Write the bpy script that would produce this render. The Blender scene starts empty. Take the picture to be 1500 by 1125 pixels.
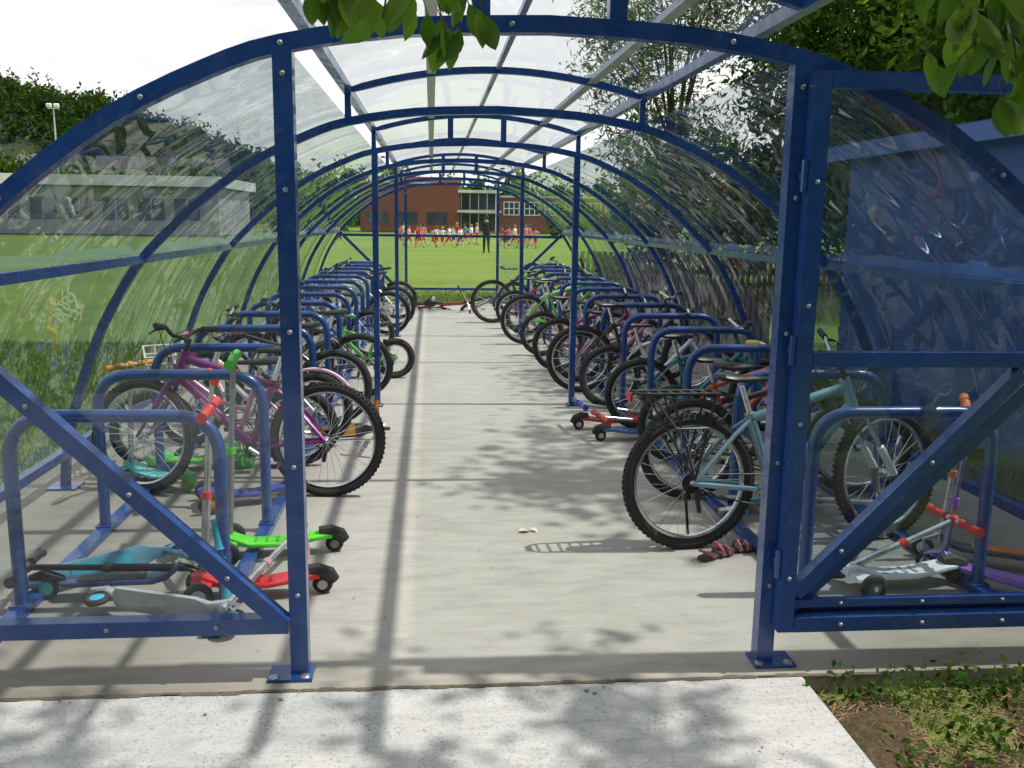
import bpy, math, random
import numpy as np
from mathutils import Vector, Matrix
R0=random.Random(7)
sc=bpy.context.scene
V=Vector
# ------------------------------------------------------------------ materials
def nt(mat):
    mat.use_nodes=True; n=mat.node_tree; n.nodes.clear(); return n
def ramp(n,fac,stops):
    r=n.nodes.new('ShaderNodeValToRGB'); e=r.color_ramp.elements
    while len(e)<len(stops): e.new(.5)
    for i,(p,c) in enumerate(stops):
        e[i].position=p; e[i].color=(c[0],c[1],c[2],1) if hasattr(c,'__len__') else (c,c,c,1)
    n.links.new(fac,r.inputs[0]); return r.outputs[0]
def noise(n,vec,scale,detail=4,rough=.55,dist=0):
    t=n.nodes.new('ShaderNodeTexNoise'); t.inputs['Scale'].default_value=scale
    t.inputs['Detail'].default_value=detail; t.inputs['Roughness'].default_value=rough
    t.inputs['Distortion'].default_value=dist
    if vec is not None: n.links.new(vec,t.inputs['Vector'])
    return t.outputs['Fac']
def coords(n,scale=(1,1,1),kind='Object'):
    c=n.nodes.new('ShaderNodeTexCoord'); m=n.nodes.new('ShaderNodeMapping')
    m.inputs['Scale'].default_value=scale; n.links.new(c.outputs[kind],m.inputs[0]); return m.outputs[0]
def mixc(n,fac,a,b,mode='MIX'):
    m=n.nodes.new('ShaderNodeMix'); m.data_type='RGBA'; m.blend_type=mode
    for i,v in ((0,fac),(6,a),(7,b)):
        if hasattr(v,'is_output') or hasattr(v,'links'): n.links.new(v,m.inputs[i])
        elif i==0: m.inputs[0].default_value=v
        else: m.inputs[i].default_value=(v[0],v[1],v[2],1)
    return m.outputs[2]
def math_(n,op,a,b=0.):
    m=n.nodes.new('ShaderNodeMath'); m.operation=op
    for i,v in ((0,a),(1,b)):
        if hasattr(v,'links'): n.links.new(v,m.inputs[i])
        else: m.inputs[i].default_value=v
    return m.outputs[0]
def bump(n,h,strength=.3,dist=.01):
    b=n.nodes.new('ShaderNodeBump'); b.inputs['Strength'].default_value=strength; b.inputs['Distance'].default_value=dist
    n.links.new(h,b.inputs['Height']); return b.outputs[0]
def prin(n,col,rough=.5,metal=0,coat=0,normal=None,spec=.5):
    p=n.nodes.new('ShaderNodeBsdfPrincipled'); o=n.nodes.new('ShaderNodeOutputMaterial')
    n.links.new(p.outputs[0],o.inputs[0])
    for k,v in (('Base Color',col),('Roughness',rough),('Metallic',metal)):
        if hasattr(v,'links'): n.links.new(v,p.inputs[k])
        elif k=='Base Color': p.inputs[k].default_value=(*v,1)
        else: p.inputs[k].default_value=v
    p.inputs['Coat Weight'].default_value=coat; p.inputs['Specular IOR Level'].default_value=spec
    if normal is not None: n.links.new(normal,p.inputs['Normal'])
    return p
CACHE={}
def simple(name,col,rough=.45,metal=0,coat=0,var=.18,vs=9):
    if name in CACHE: return CACHE[name]
    m=bpy.data.materials.new(name); n=nt(m)
    c=coords(n); f=noise(n,c,vs,3)
    d=tuple(x*(1-var) for x in col); l=tuple(min(1,x*(1+var)) for x in col)
    cc=ramp(n,f,[(.3,d),(.7,l)])
    rr=ramp(n,f,[(.3,max(0,rough-.06)),(.7,min(1,rough+.1))])
    prin(n,cc,rr,metal,coat); CACHE[name]=m; return m
def m_paint():
    m=bpy.data.materials.new('blue_paint'); n=nt(m); c=coords(n)
    base=ramp(n,noise(n,c,2.2,4,.6),[(.3,(.009,.042,.175)),(.7,(.016,.068,.26))])
    dirt=ramp(n,noise(n,c,28,3,.7),[(.58,0),(.74,1)])
    col=mixc(n,math_(n,'MULTIPLY',dirt,.4),base,(.10,.13,.20))
    prin(n,col,ramp(n,noise(n,c,15,2),[(.3,.18),(.7,.38)]),0,.35); return m
def m_concrete(name,lo,hi,speck=False,lane=False):
    m=bpy.data.materials.new(name); n=nt(m); c=coords(n)
    big=noise(n,c,.9,6,.62,.4); mid=noise(n,coords(n,(1.2,3.5,1)),3.2,5,.65)
    broom=noise(n,coords(n,(1.3,60,1)),2.2,2,.6)
    a=ramp(n,big,[(.28,lo),(.72,hi)])
    b=mixc(n,.42,a,ramp(n,mid,[(.3,tuple(x*.74 for x in lo)),(.6,hi)]))
    b=mixc(n,.22,b,ramp(n,broom,[(.3,(.6,.6,.6)),(.7,(1,1,1))]),'MULTIPLY')
    fine=noise(n,c,140,2,.7)
    b=mixc(n,.38,b,ramp(n,fine,[(.3,(.72,.72,.71)),(.6,(1,1,1))]),'MULTIPLY')
    st=ramp(n,noise(n,c,5.5,6,.75,.8),[(.57,0),(.72,1)])
    b=mixc(n,math_(n,'MULTIPLY',st,.25),b,tuple(x*.5 for x in lo))
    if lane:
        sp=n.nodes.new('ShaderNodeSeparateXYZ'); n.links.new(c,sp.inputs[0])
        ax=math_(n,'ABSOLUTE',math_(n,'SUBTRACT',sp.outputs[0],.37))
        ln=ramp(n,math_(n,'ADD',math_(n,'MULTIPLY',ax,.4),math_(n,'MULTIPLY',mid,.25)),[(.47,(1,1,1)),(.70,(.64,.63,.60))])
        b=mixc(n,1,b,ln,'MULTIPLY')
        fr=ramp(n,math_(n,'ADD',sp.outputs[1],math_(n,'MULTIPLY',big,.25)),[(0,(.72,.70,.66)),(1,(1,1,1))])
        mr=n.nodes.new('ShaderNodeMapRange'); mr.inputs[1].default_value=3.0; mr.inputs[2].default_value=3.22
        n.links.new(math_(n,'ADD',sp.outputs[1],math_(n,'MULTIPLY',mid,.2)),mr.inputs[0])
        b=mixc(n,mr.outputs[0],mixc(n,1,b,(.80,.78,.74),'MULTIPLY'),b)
    h=math_(n,'ADD',broom,math_(n,'MULTIPLY',fine,.7))
    if speck:
        s=ramp(n,noise(n,c,95,3,.7,.6),[(.56,0),(.64,1)])
        msk=ramp(n,noise(n,c,7,5,.8),[(.38,.15),(.6,1)])
        b=mixc(n,math_(n,'MULTIPLY',math_(n,'MULTIPLY',s,msk),.75),b,(.15,.15,.14))
        h=math_(n,'SUBTRACT',h,math_(n,'MULTIPLY',s,1.2))
    prin(n,b,.88,0,0,bump(n,h,.35,.006),.25); return m
def m_grass():
    m=bpy.data.materials.new('grass'); n=nt(m); c=coords(n)
    a=ramp(n,noise(n,c,.12,4,.6),[(.3,(.12,.20,.032)),(.7,(.19,.28,.05))])
    b=ramp(n,noise(n,c,2.5,5,.75),[(.3,(.075,.135,.022)),(.7,(.21,.29,.065))])
    d=mixc(n,.45,a,b)
    s=noise(n,coords(n,(.02,.35,1)),1,2)
    d=mixc(n,.4,d,ramp(n,s,[(.4,(.78,.82,.7)),(.6,(1.1,1.1,1))]),'MULTIPLY')
    prin(n,d,.9,0,0,bump(n,noise(n,c,45,3,.8),.7,.04),.15); return m
def m_leaf(name,col,tr=.4,var=.35,gloss=False):
    m=bpy.data.materials.new(name); n=nt(m)
    c=coords(n); f=noise(n,c,7,1,.7)
    col2=ramp(n,f,[(.3,tuple(x*(1-var) for x in col)),(.7,tuple(x*(1+var) for x in col))])
    if gloss:
        p=n.nodes.new('ShaderNodeBsdfPrincipled'); p.inputs['Roughness'].default_value=.4
        p.inputs['Specular IOR Level'].default_value=.4; n.links.new(col2,p.inputs['Base Color'])
    else:
        p=n.nodes.new('ShaderNodeBsdfDiffuse'); n.links.new(col2,p.inputs[0])
    t=n.nodes.new('ShaderNodeBsdfTranslucent'); mx=n.nodes.new('ShaderNodeMixShader'); mx.inputs[0].default_value=tr
    o=n.nodes.new('ShaderNodeOutputMaterial')
    y=mixc(n,1,col2,(1.7,1.8,.7),'MULTIPLY'); n.links.new(y,t.inputs[0])
    n.links.new(p.outputs[0],mx.inputs[1]); n.links.new(t.outputs[0],mx.inputs[2]); n.links.new(mx.outputs[0],o.inputs[0]); return m
def m_sheet(name,scale,bstr,haze=.03,g0=.05,g1=.62,pw=2.8,tint=(.93,.95,.96)):
    m=bpy.data.materials.new(name); n=nt(m)
    h=noise(n,coords(n,scale),1.0,0.6,.5,.4)
    nb=bump(n,h,bstr,.06)
    lw=n.nodes.new('ShaderNodeLayerWeight'); lw.inputs[0].default_value=.5; n.links.new(nb,lw.inputs['Normal'])
    fac=math_(n,'ADD',math_(n,'MULTIPLY',math_(n,'POWER',lw.outputs['Facing'],pw),g1),g0)
    tr=n.nodes.new('ShaderNodeBsdfTransparent'); tr.inputs[0].default_value=(*tint,1)
    gl=n.nodes.new('ShaderNodeBsdfGlossy'); gl.inputs['Roughness'].default_value=.015; gl.inputs[0].default_value=(.86,.9,.95,1); n.links.new(nb,gl.inputs['Normal'])
    tl=n.nodes.new('ShaderNodeBsdfDiffuse'); tl.inputs[0].default_value=(.6,.63,.66,1)
    m1=n.nodes.new('ShaderNodeMixShader'); m1.inputs[0].default_value=haze
    n.links.new(tr.outputs[0],m1.inputs[1]); n.links.new(tl.outputs[0],m1.inputs[2])
    m2=n.nodes.new('ShaderNodeMixShader'); n.links.new(fac,m2.inputs[0]); n.links.new(m1.outputs[0],m2.inputs[1]); n.links.new(gl.outputs[0],m2.inputs[2])
    o=n.nodes.new('ShaderNodeOutputMaterial'); n.links.new(m2.outputs[0],o.inputs[0]); return m
def m_brick(name,col,mortar,sx=4.4):
    m=bpy.data.materials.new(name); n=nt(m)
    c=n.nodes.new('ShaderNodeTexCoord'); sp=n.nodes.new('ShaderNodeSeparateXYZ'); cb=n.nodes.new('ShaderNodeCombineXYZ')
    n.links.new(c.outputs['Object'],sp.inputs[0]); n.links.new(math_(n,'ADD',sp.outputs[0],sp.outputs[1]),cb.inputs[0]); n.links.new(sp.outputs[2],cb.inputs[1])
    b=n.nodes.new('ShaderNodeTexBrick'); b.inputs['Scale'].default_value=sx; n.links.new(cb.outputs[0],b.inputs['Vector'])
    b.inputs['Color1'].default_value=(*col,1); b.inputs['Color2'].default_value=(*[x*.7 for x in col],1); b.inputs['Mortar'].default_value=(*mortar,1)
    prin(n,mixc(n,.3,b.outputs['Color'],ramp(n,noise(n,cb.outputs[0],.6,3),[(.3,(.6,.6,.6)),(.7,(1.1,1.1,1.1))]),'MULTIPLY'),.85); return m
PAINT=m_paint()
SHEET=m_sheet('clear_polycarbonate',(.22,2.3,.22),.62,.03,.07,.62,2.4,(.86,.92,.90))
SHEETR=m_sheet('clear_polycarbonate_ridge',(1.6,1.2,.5),.25,.02,.05,.40,3)
SHEETF=m_sheet('clear_polycarbonate_flat',(1.5,1.5,.8),.16,.03,.05,.5,3,(.90,.94,.94))
SHEETG=m_sheet('tinted_polycarbonate_gate',(1.5,1.5,.8),.16,.018,.05,.5,3,(.72,.82,.90))
ALU=simple('aluminium_strip',(.42,.48,.42),.4,.3)
STEEL=simple('galvanised_bolt',(.30,.32,.36),.45,.7)
CHROME=simple('chrome',(.62,.62,.64),.22,1)
RUB=simple('tyre_rubber',(.022,.022,.023),.75)
BLK=simple('black_plastic',(.018,.018,.02),.4)
BARK=simple('bark',(.09,.07,.05),.9,var=.4)
# ------------------------------------------------------------------ geometry
class G:
    def __init__(s): s.v=[]; s.f=[]; s.m=[]
    def add(s,vs,fs,mi):
        o=len(s.v); s.v+= [tuple(p) for p in vs]; s.f+=[tuple(i+o for i in q) for q in fs]; s.m+=[mi]*len(fs)
    def tube(s,pts,r,mi=0,n=8,closed=False,phase=0,flat=None,up=None):
        P=[V(p) for p in pts]; N=len(P); rs=r if hasattr(r,'__len__') else [r]*N
        T=[]
        for i in range(N):
            if closed: t=P[(i+1)%N]-P[i-1]
            else: t=P[min(i+1,N-1)]-P[max(i-1,0)]
            T.append(t.normalized())
        a=V(up) if up else (V((0,0,1)) if abs(T[0].z)<.9 else V((1,0,0)))
        u=(a-T[0]*a.dot(T[0])).normalized(); vs=[]; 
        for i in range(N):
            if i>0: u=(u-T[i]*u.dot(T[i])).normalized()
            w=T[i].cross(u)
            for j in range(n):
                an=2*math.pi*j/n+phase; vs.append(P[i]+(u*math.cos(an)+w*math.sin(an))*rs[i])
        fs=[]
        for i in range(N if closed else N-1):
            for j in range(n):
                a0=i*n+j; b0=i*n+(j+1)%n; c0=((i+1)%N)*n+(j+1)%n; d0=((i+1)%N)*n+j
                fs.append((a0,b0,c0,d0))
        if not closed: fs.append(tuple(range(n-1,-1,-1))); fs.append(tuple((N-1)*n+j for j in range(n)))
        s.add(vs,fs,mi)
    def sq(s,pts,w,mi=0,up=None): s.tube(pts,w/2*math.sqrt(2),mi,4,phase=math.pi/4,up=up)
    def ring(s,c,ax,R,r,mi,seg=32,n=6):
        ax=V(ax).normalized(); a=ax.orthogonal().normalized(); b=ax.cross(a); c=V(c)
        s.tube([c+(a*math.cos(t)+b*math.sin(t))*R for t in [2*math.pi*i/seg for i in range(seg)]],r,mi,n,closed=True,up=ax)
    def disc(s,c,ax,R,h,mi,seg=16):
        ax=V(ax).normalized(); c=V(c)
        s.tube([c-ax*h,c-ax*h*.8,c+ax*h*.8,c+ax*h],[R*.86,R,R,R*.86],mi,seg)
    def box(s,c,sz,mi=0,rot=None):
        c=V(c); vs=[]
        for x in (-.5,.5):
            for y in (-.5,.5):
                for z in (-.5,.5):
                    p=V((x*sz[0],y*sz[1],z*sz[2])); 
                    if rot: p=rot@p
                    vs.append(c+p)
        s.add(vs,[(0,1,3,2),(4,6,7,5),(0,4,5,1),(2,3,7,6),(0,2,6,4),(1,5,7,3)],mi)
    def ell(s,c,r,mi,a=10,b=7):
        c=V(c); vs=[]
        for i in range(b+1):
            th=math.pi*i/b
            for j in range(a):
                ph=2*math.pi*j/a; vs.append(c+V((r[0]*math.sin(th)*math.cos(ph),r[1]*math.sin(th)*math.sin(ph),r[2]*math.cos(th))))
        s.add(vs,[(i*a+j,(i+1)*a+j,(i+1)*a+(j+1)%a,i*a+(j+1)%a) for i in range(b) for j in range(a)],mi)
    def loft(s,secs,mi,n=12,p=1.0):  # (x,y,z,hw,hh)
        vs=[]
        for (x,y,z,hw,hh) in secs:
            for j in range(n):
                a=2*math.pi*j/n; ca,sa=math.cos(a),math.sin(a)
                vs.append((x,y+hw*math.copysign(abs(ca)**p,ca),z+hh*math.copysign(abs(sa)**p,sa)))
        N=len(secs); fs=[(i*n+j,(i+1)*n+j,(i+1)*n+(j+1)%n,i*n+(j+1)%n) for i in range(N-1) for j in range(n)]
        fs+=[tuple(range(n)),tuple((N-1)*n+j for j in range(n-1,-1,-1))]; s.add(vs,fs,mi)
    def obj(s,name,mats,mat=None,smooth=True,parent=None):
        me=bpy.data.meshes.new(name); me.from_pydata(s.v,[],s.f)
        for m in mats: me.materials.append(m)
        me.polygons.foreach_set('material_index',s.m); 
        if smooth:
            me.shade_smooth()
            try: me.set_sharp_from_angle(angle=math.radians(38))
            except Exception: pass
        me.update(); o=bpy.data.objects.new(name,me); sc.collection.objects.link(o)
        if mat is not None: o.matrix_world=mat
        if parent: o.parent=parent
        return o
def empty(name,loc=(0,0,0)):
    e=bpy.data.objects.new(name,None); sc.collection.objects.link(e); e.location=(0,0,0); return e
def rnd_path(pts,rad,n=6):
    P=[V(p) for p in pts]; out=[P[0]]
    for i in range(1,len(P)-1):
        a=(P[i-1]-P[i]).normalized(); b=(P[i+1]-P[i]).normalized()
        p0=P[i]+a*rad; p2=P[i]+b*rad
        for k in range(n+1):
            t=k/n; out.append(p0*(1-t)**2+P[i]*(2*t*(1-t))+p2*t*t)
    out.append(P[-1]); return out
def sheetmesh(name,profile,y0,y1,mat,parent,ny=2):
    vs=[];fs=[];n=len(profile)
    for k in range(ny+1):
        y=y0+(y1-y0)*k/ny
        vs+=[(p[0],y,p[1]) for p in profile]
    for k in range(ny):
        for i in range(n-1): fs.append((k*n+i,k*n+i+1,(k+1)*n+i+1,(k+1)*n+i))
    g=G(); g.add(vs,fs,0); return g.obj(name,[mat],parent=parent)
def planeobj(name,x0,x1,y0,y1,z,mat,nx=1,ny=1,fn=None):
    vs=[];fs=[]
    for j in range(ny+1):
        for i in range(nx+1):
            x=x0+(x1-x0)*i/nx; y=y0+(y1-y0)*j/ny; vs.append((x,y,z+(fn(x,y) if fn else 0)))
    for j in range(ny):
        for i in range(nx): a=j*(nx+1)+i; fs.append((a,a+1,a+nx+2,a+nx+1))
    g=G(); g.add(vs,fs,0); return g.obj(name,[mat])
# ------------------------------------------------------------------ camera
f,yaw,pit,roll=1340.,.0890,.1786,.0140
fw=V((math.sin(yaw)*math.cos(pit),math.cos(yaw)*math.cos(pit),-math.sin(pit)))
r_=V((math.cos(yaw),-math.sin(yaw),0)); u_=r_.cross(fw)
c_,s_=math.cos(roll),math.sin(roll); r2=r_*c_+u_*s_; u2=-r_*s_+u_*c_
cd=bpy.data.cameras.new('camera'); cam=bpy.data.objects.new('camera',cd); sc.collection.objects.link(cam)
cam.matrix_world=Matrix(((r2.x,u2.x,-fw.x,0),(r2.y,u2.y,-fw.y,0),(r2.z,u2.z,-fw.z,1.57),(0,0,0,1)))
cd.sensor_width=36; cd.lens=f/1500*36; cd.clip_end=3000; cd.clip_start=.05
sc.camera=cam
sc.view_settings.view_transform='Standard'; sc.view_settings.look='None'; sc.view_settings.exposure=0
# ------------------------------------------------------------------ world + sun
sd=V((.61,-.03,1)).normalized()   # towards the sun
el=math.asin(sd.z); az=math.atan2(sd.x,sd.y)
w=bpy.data.worlds.new('World'); sc.world=w; w.use_nodes=True; n=w.node_tree; n.nodes.clear()
sky=n.nodes.new('ShaderNodeTexSky'); sky.sky_type='NISHITA'; sky.sun_disc=False; sky.sun_elevation=el; sky.sun_rotation=az
c=n.nodes.new('ShaderNodeTexCoord'); mp=n.nodes.new('ShaderNodeMapping'); mp.inputs['Scale'].default_value=(1,1,2.6)
n.links.new(c.outputs['Generated'],mp.inputs[0])
cov=ramp(n,noise(n,mp.outputs[0],1.7,5,.6,.3),[(.36,0),(.5,1)])
shade=ramp(n,noise(n,mp.outputs[0],4.2,6,.62,.5),[(.36,(9.0,9.2,9.6)),(.54,(12.0,12.0,12.0))])
bg=n.nodes.new('ShaderNodeBackground'); bg.inputs[1].default_value=.1
n.links.new(mixc(n,cov,sky.outputs[0],shade),bg.inputs[0])
o=n.nodes.new('ShaderNodeOutputWorld'); n.links.new(bg.outputs[0],o.inputs[0])
sl=bpy.data.lights.new('sun','SUN'); sl.energy=4.5; sl.angle=math.radians(.8); sl.color=(1,.95,.87)
so=bpy.data.objects.new('sun',sl); sc.collection.objects.link(so); so.rotation_euler=sd.to_track_quat('Z','Y').to_euler()
# ------------------------------------------------------------------ ground
planeobj('ground',-900,900,-60,1800,-.07,m_grass(),4,4)
CX=.37
slab=G(); slab.box((CX,2.9+7.1,-.08),(5.7,14.2,.16)); slab.obj('concrete_slab',[m_concrete('slab_concrete',(.375,.355,.32),(.49,.47,.435),lane=True)],smooth=False)
pa=G(); pa.box((-2.7,.38,-.085),(8.0,5.02,.16)); pa.obj('concrete_path',[m_concrete('path_concrete',(.44,.44,.43),(.58,.58,.57),True)],smooth=False)
jt=G()
for i in range(64):
    x=-2.45+i*.0635; jt.ell((x,2.895+R0.uniform(-.006,.006),-.003),(.045,R0.uniform(.005,.014),.006),0,6,4)
for i in range(16):
    x=R0.uniform(-2.4,1.2); r=R0.uniform(.003,.007); jt.ell((x,2.89-abs(R0.gauss(0,.05)),.0),(r*1.5,r,r*.6),1,6,4)
jt.obj('joint_dirt',[simple('dirt_joint',(.13,.115,.085),.95),simple('grit',(.24,.22,.19),.9)])
random.seed(3)
def dirtf(x,y): return .03*math.sin(x*5+y*3)+.02*math.sin(x*13-y*9)+random.uniform(-.012,.012)
dm=bpy.data.materials.new('soil'); n=nt(dm); c=coords(n)
dcol=mixc(n,ramp(n,noise(n,c,3,5,.7),[(.56,0),(.68,1)]),ramp(n,noise(n,c,40,4,.8),[(.3,(.06,.042,.026)),(.7,(.22,.16,.10))]),(.06,.09,.02))
prin(n,dcol,.95,0,0,bump(n,noise(n,c,30,5,.8),.9,.04),.1)
planeobj('soil_bed',1.302,3.9,.2,2.898,-.06,dm,60,60,dirtf)
planeobj('soil_verge',3.225,4.2,2.9,16,-.05,dm,10,60,dirtf)
def blades(name,areas,mats,seed,wd=1):
    rg=np.random.RandomState(seed); vs=[];fs=[];ms=[]
    for (x0,x1,y0,y1,cnt,h,z,mi,flat) in areas:
        X=rg.uniform(x0,x1,cnt);Y=rg.uniform(y0,y1,cnt);A=rg.uniform(0,6.28,cnt);H=h*rg.uniform(.4,1.2,cnt);L=rg.uniform(.1,.7,cnt)+flat
        B=rg.uniform(0,6.28,cnt)
        for i in range(cnt):
            q=.004*(1+h*6)*wd
            dx,dy=math.cos(A[i])*q,math.sin(A[i])*q; lx,ly=math.cos(B[i])*H[i]*L[i],math.sin(B[i])*H[i]*L[i]
            zz=H[i]*(1 if not flat else .18); k=len(vs)
            vs+=[(X[i]-dx,Y[i]-dy,z),(X[i]+dx,Y[i]+dy,z),(X[i]+lx*.4+dx*.7,Y[i]+ly*.4+dy*.7,z+zz*.6),(X[i]+lx*.4-dx*.7,Y[i]+ly*.4-dy*.7,z+zz*.6),(X[i]+lx,Y[i]+ly,z+zz)]
            fs+=[(k,k+1,k+2,k+3),(k+3,k+2,k+4)]; ms+=[mi,mi]
    g=G(); g.v=vs; g.f=fs; g.m=ms; return g.obj(name,mats,smooth=False)
LG=m_leaf('blade_green',(.08,.14,.025),.3); LS=simple('dry_straw',(.26,.18,.09),.8,var=.5); LG2=m_leaf('blade_light',(.15,.22,.05),.35)
blades('grass_tufts',[(-5.5,-2.5,3,12,20000,.06,-.07,0,0),(-5.5,-2.5,3,12,9000,.06,-.07,2,0),(-3,4,17.1,22,8000,.04,-.07,0,0),(3.24,3.9,3,12,3000,.16,-.06,0,0)],[LG,LS,LG2],1)
blades('verge_weeds',[(1.32,3.2,1.6,2.86,7500,.075,-.05,1,.8),(1.32,2.8,1.4,2.0,2200,.05,-.05,0,0),(1.4,3.2,2.6,2.88,400,.05,-.05,2,0)],[LG,LS,LG2],2,.42)
# ------------------------------------------------------------------ leaf helper
def leafshape(g,base,dirv,side,L,W,mi,curl=.15):
    d=V(dirv).normalized(); s=V(side); s=(s-d*s.dot(d)).normalized(); nrm=d.cross(s)
    st=[(0,.04),(.12,.45),(.3,.88),(.5,1),(.7,.82),(.88,.42),(1,.02)]; vs=[]
    for t,wd in st:
        c0=V(base)+d*(L*t)-nrm*(curl*L*t*t)
        vs+=[c0-s*(W*wd)+nrm*(W*wd*.35),c0,c0+s*(W*wd)+nrm*(W*wd*.35)]
    fs=[]
    for i in range(len(st)-1):
        a=i*3; fs+=[(a,a+1,a+4,a+3),(a+1,a+2,a+5,a+4)]
    g.add(vs,fs,mi)
def leafmass(name,blobs,n,size,mats,seed,ncl=40,spread=.17,parent=None,aspect=.5,minz=None):
    rg=np.random.RandomState(seed); B=np.array(blobs,float); vol=(B[:,3]*B[:,4]*B[:,5])**.8; vol/=vol.sum()
    P=[];M=[]
    for b,vv in zip(B,vol):
        m=int(n*vv); 
        if m<4: continue
        d=rg.normal(size=(ncl,3)); d/=np.linalg.norm(d,axis=1)[:,None]; rad=rg.uniform(0,1,ncl)**.38
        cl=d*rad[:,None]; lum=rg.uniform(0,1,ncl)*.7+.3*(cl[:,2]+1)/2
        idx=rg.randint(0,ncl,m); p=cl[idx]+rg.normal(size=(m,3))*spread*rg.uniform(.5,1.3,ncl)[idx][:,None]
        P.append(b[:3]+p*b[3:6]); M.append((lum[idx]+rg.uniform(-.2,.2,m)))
    P=np.concatenate(P); M=np.concatenate(M)
    if minz is not None: k=P[:,2]>minz; P=P[k]; M=M[k]
    m=len(P); a=rg.normal(size=(m,3)); a/=np.linalg.norm(a,axis=1)[:,None]
    b=rg.normal(size=(m,3)); b[:,2]+=.3; b=np.cross(a,b); b/=np.linalg.norm(b,axis=1)[:,None]
    s=(size*rg.uniform(.6,1.3,m))[:,None]
    vs=np.stack([P+a*s,P+b*s*aspect,P-a*s,P-b*s*aspect],1).reshape(-1,3)
    me=bpy.data.meshes.new(name); me.vertices.add(4*m); me.vertices.foreach_set('co',vs.ravel())
    me.loops.add(4*m); me.loops.foreach_set('vertex_index',np.arange(4*m)); me.polygons.add(m)
    me.polygons.foreach_set('loop_start',np.arange(m)*4)
    for q in mats: me.materials.append(q)
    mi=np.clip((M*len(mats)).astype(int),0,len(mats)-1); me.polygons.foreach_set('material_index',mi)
    me.update(calc_edges=True); me.validate()
    o=bpy.data.objects.new(name,me); sc.collection.objects.link(o)
    if parent: o.parent=parent
    return o
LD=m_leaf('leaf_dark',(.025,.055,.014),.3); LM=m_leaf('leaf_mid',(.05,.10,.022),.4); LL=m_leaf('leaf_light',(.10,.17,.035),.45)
WL=m_leaf('willow_leaf',(.12,.17,.07),.45)
leafmass('ground_weeds',[(1.55,2.80,-.03,.30,.10,.06),(1.95,2.78,-.02,.25,.12,.08),(2.6,2.7,-.02,.5,.15,.08),(1.85,1.95,-.03,.25,.14,.05),(2.3,2.0,-.03,.4,.2,.07),(1.45,2.35,-.04,.10,.2,.04),(1.7,2.5,-.03,.2,.1,.05)],2300,.018,[LD,LM,LM,LG],44,16,.3,aspect=.5,minz=-.06)
def tree(name,x,y,trunk_h,blobs,n,size,mats,seed,tr=.18,ncl=40,spread=.17,aspect=.5,minz=None):
    e=empty(name); rg=random.Random(seed); g=G()
    top=V((x,y,trunk_h)); g.tube([(x,y,-.1),(x+.03,y,trunk_h*.3),(x-.05,y+.04,trunk_h*.7),top],[tr*1.3,tr,tr*.85,tr*.7],0,10)
    for b in blobs:
        for k in range(5):
            en=V(b[:3])+V((rg.uniform(-.6,.6)*b[3],rg.uniform(-.6,.6)*b[4],rg.uniform(-.5,.7)*b[5]))
            st=V((x,y,trunk_h*rg.uniform(.75,1)))
            mid=(st+en)/2+V((rg.uniform(-.3,.3),rg.uniform(-.3,.3),rg.uniform(0,.5)))
            g.tube([st,st*.6+mid*.4,mid,mid*.4+en*.6,en],[tr*.45,tr*.36,tr*.25,tr*.15,tr*.05],0,6)
    g.obj('trunk_and_limbs',[BARK],parent=e)
    leafmass('crown',blobs,n,size,mats,seed,ncl,spread,e,aspect,minz); return e
tree('willow_tree',5.0,19,3.0,[(4.6,19,5.4,1.7,1.7,2.0),(3.9,18.6,4.2,.9,1,1.4),(5.6,19,6.8,1.4,1.4,1.5),(5.0,19,3.0,1.6,1.2,1.2)],15000,.09,[LM,WL,WL],11,.10,70,.2,.2)
tree('ash_tree',9.2,17,3.2,[(8.6,17,6.0,3.2,3,2.9),(7.0,16.5,4.6,1.7,2,1.6),(10.8,17,5.0,2.6,2.6,2.6),(8.5,17,3.2,2.8,2,1.5)],50000,.085,[LD,LM,LM,LL],12,.22,110,.13,.38)
tree('sycamore_tree',14.5,22,3.6,[(13.5,22,6.5,4.5,4,4.2),(17,22,4.5,3.5,4,3.5),(11,23,3.6,2.6,2,2.2)],30000,.14,[LD,LD,LM],13,.3,90,.14,.55)
tree('maple_tree',6.6,9.6,3.0,[(5.9,9.0,5.3,1.8,2.2,1.4),(7.4,10.2,4.6,1.9,2.0,1.6),(4.7,5.6,4.9,1.3,1.6,.8),(6.2,9.6,3.4,1.5,1.5,.8)],28000,.07,[LD,LM,LL],14,.16,70,.13,.5)
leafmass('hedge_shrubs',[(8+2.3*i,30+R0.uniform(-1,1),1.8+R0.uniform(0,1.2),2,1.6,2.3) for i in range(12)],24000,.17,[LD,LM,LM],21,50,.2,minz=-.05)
leafmass('unseen_blocker_trees',[(-9+3*i,-6+R0.uniform(-1,1),3.4,2.3,1.8,3.8) for i in range(7)],20000,.26,[LD,LM],45,50,.2,minz=-.05)  # added leaf masses behind the camera, block sky light on the shelter front
bl=[(-70+5.5*i+R0.uniform(-1,1),150+R0.uniform(-8,8),2.6+R0.uniform(-.5,2.4),4.5,3,R0.uniform(4,6)) for i in range(36)]
bl+=[(-15.5+2.1*i,96,1.6,1.6,1.4,R0.uniform(1.8,3.4)) for i in range(4)]+[(13+2.4*i,92,1.2,1.6,1.4,R0.uniform(1.2,2.6)) for i in range(5)]
leafmass('distant_trees',bl,42000,.5,[LD,LM,LL],22,30,.2,minz=-.05)
def hillh(x):
    pts=[(-420,60),(-200,46),(-150,44),(-129,41.5),(-117,40),(-97,36),(-75,29),(-50,17),(-10,4),(60,0),(200,0)]
    for (a,b),(c2,d) in zip(pts,pts[1:]):
        if a<=x<=c2: return b+(d-b)*(x-a)/(c2-a)
    return 0
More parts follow.
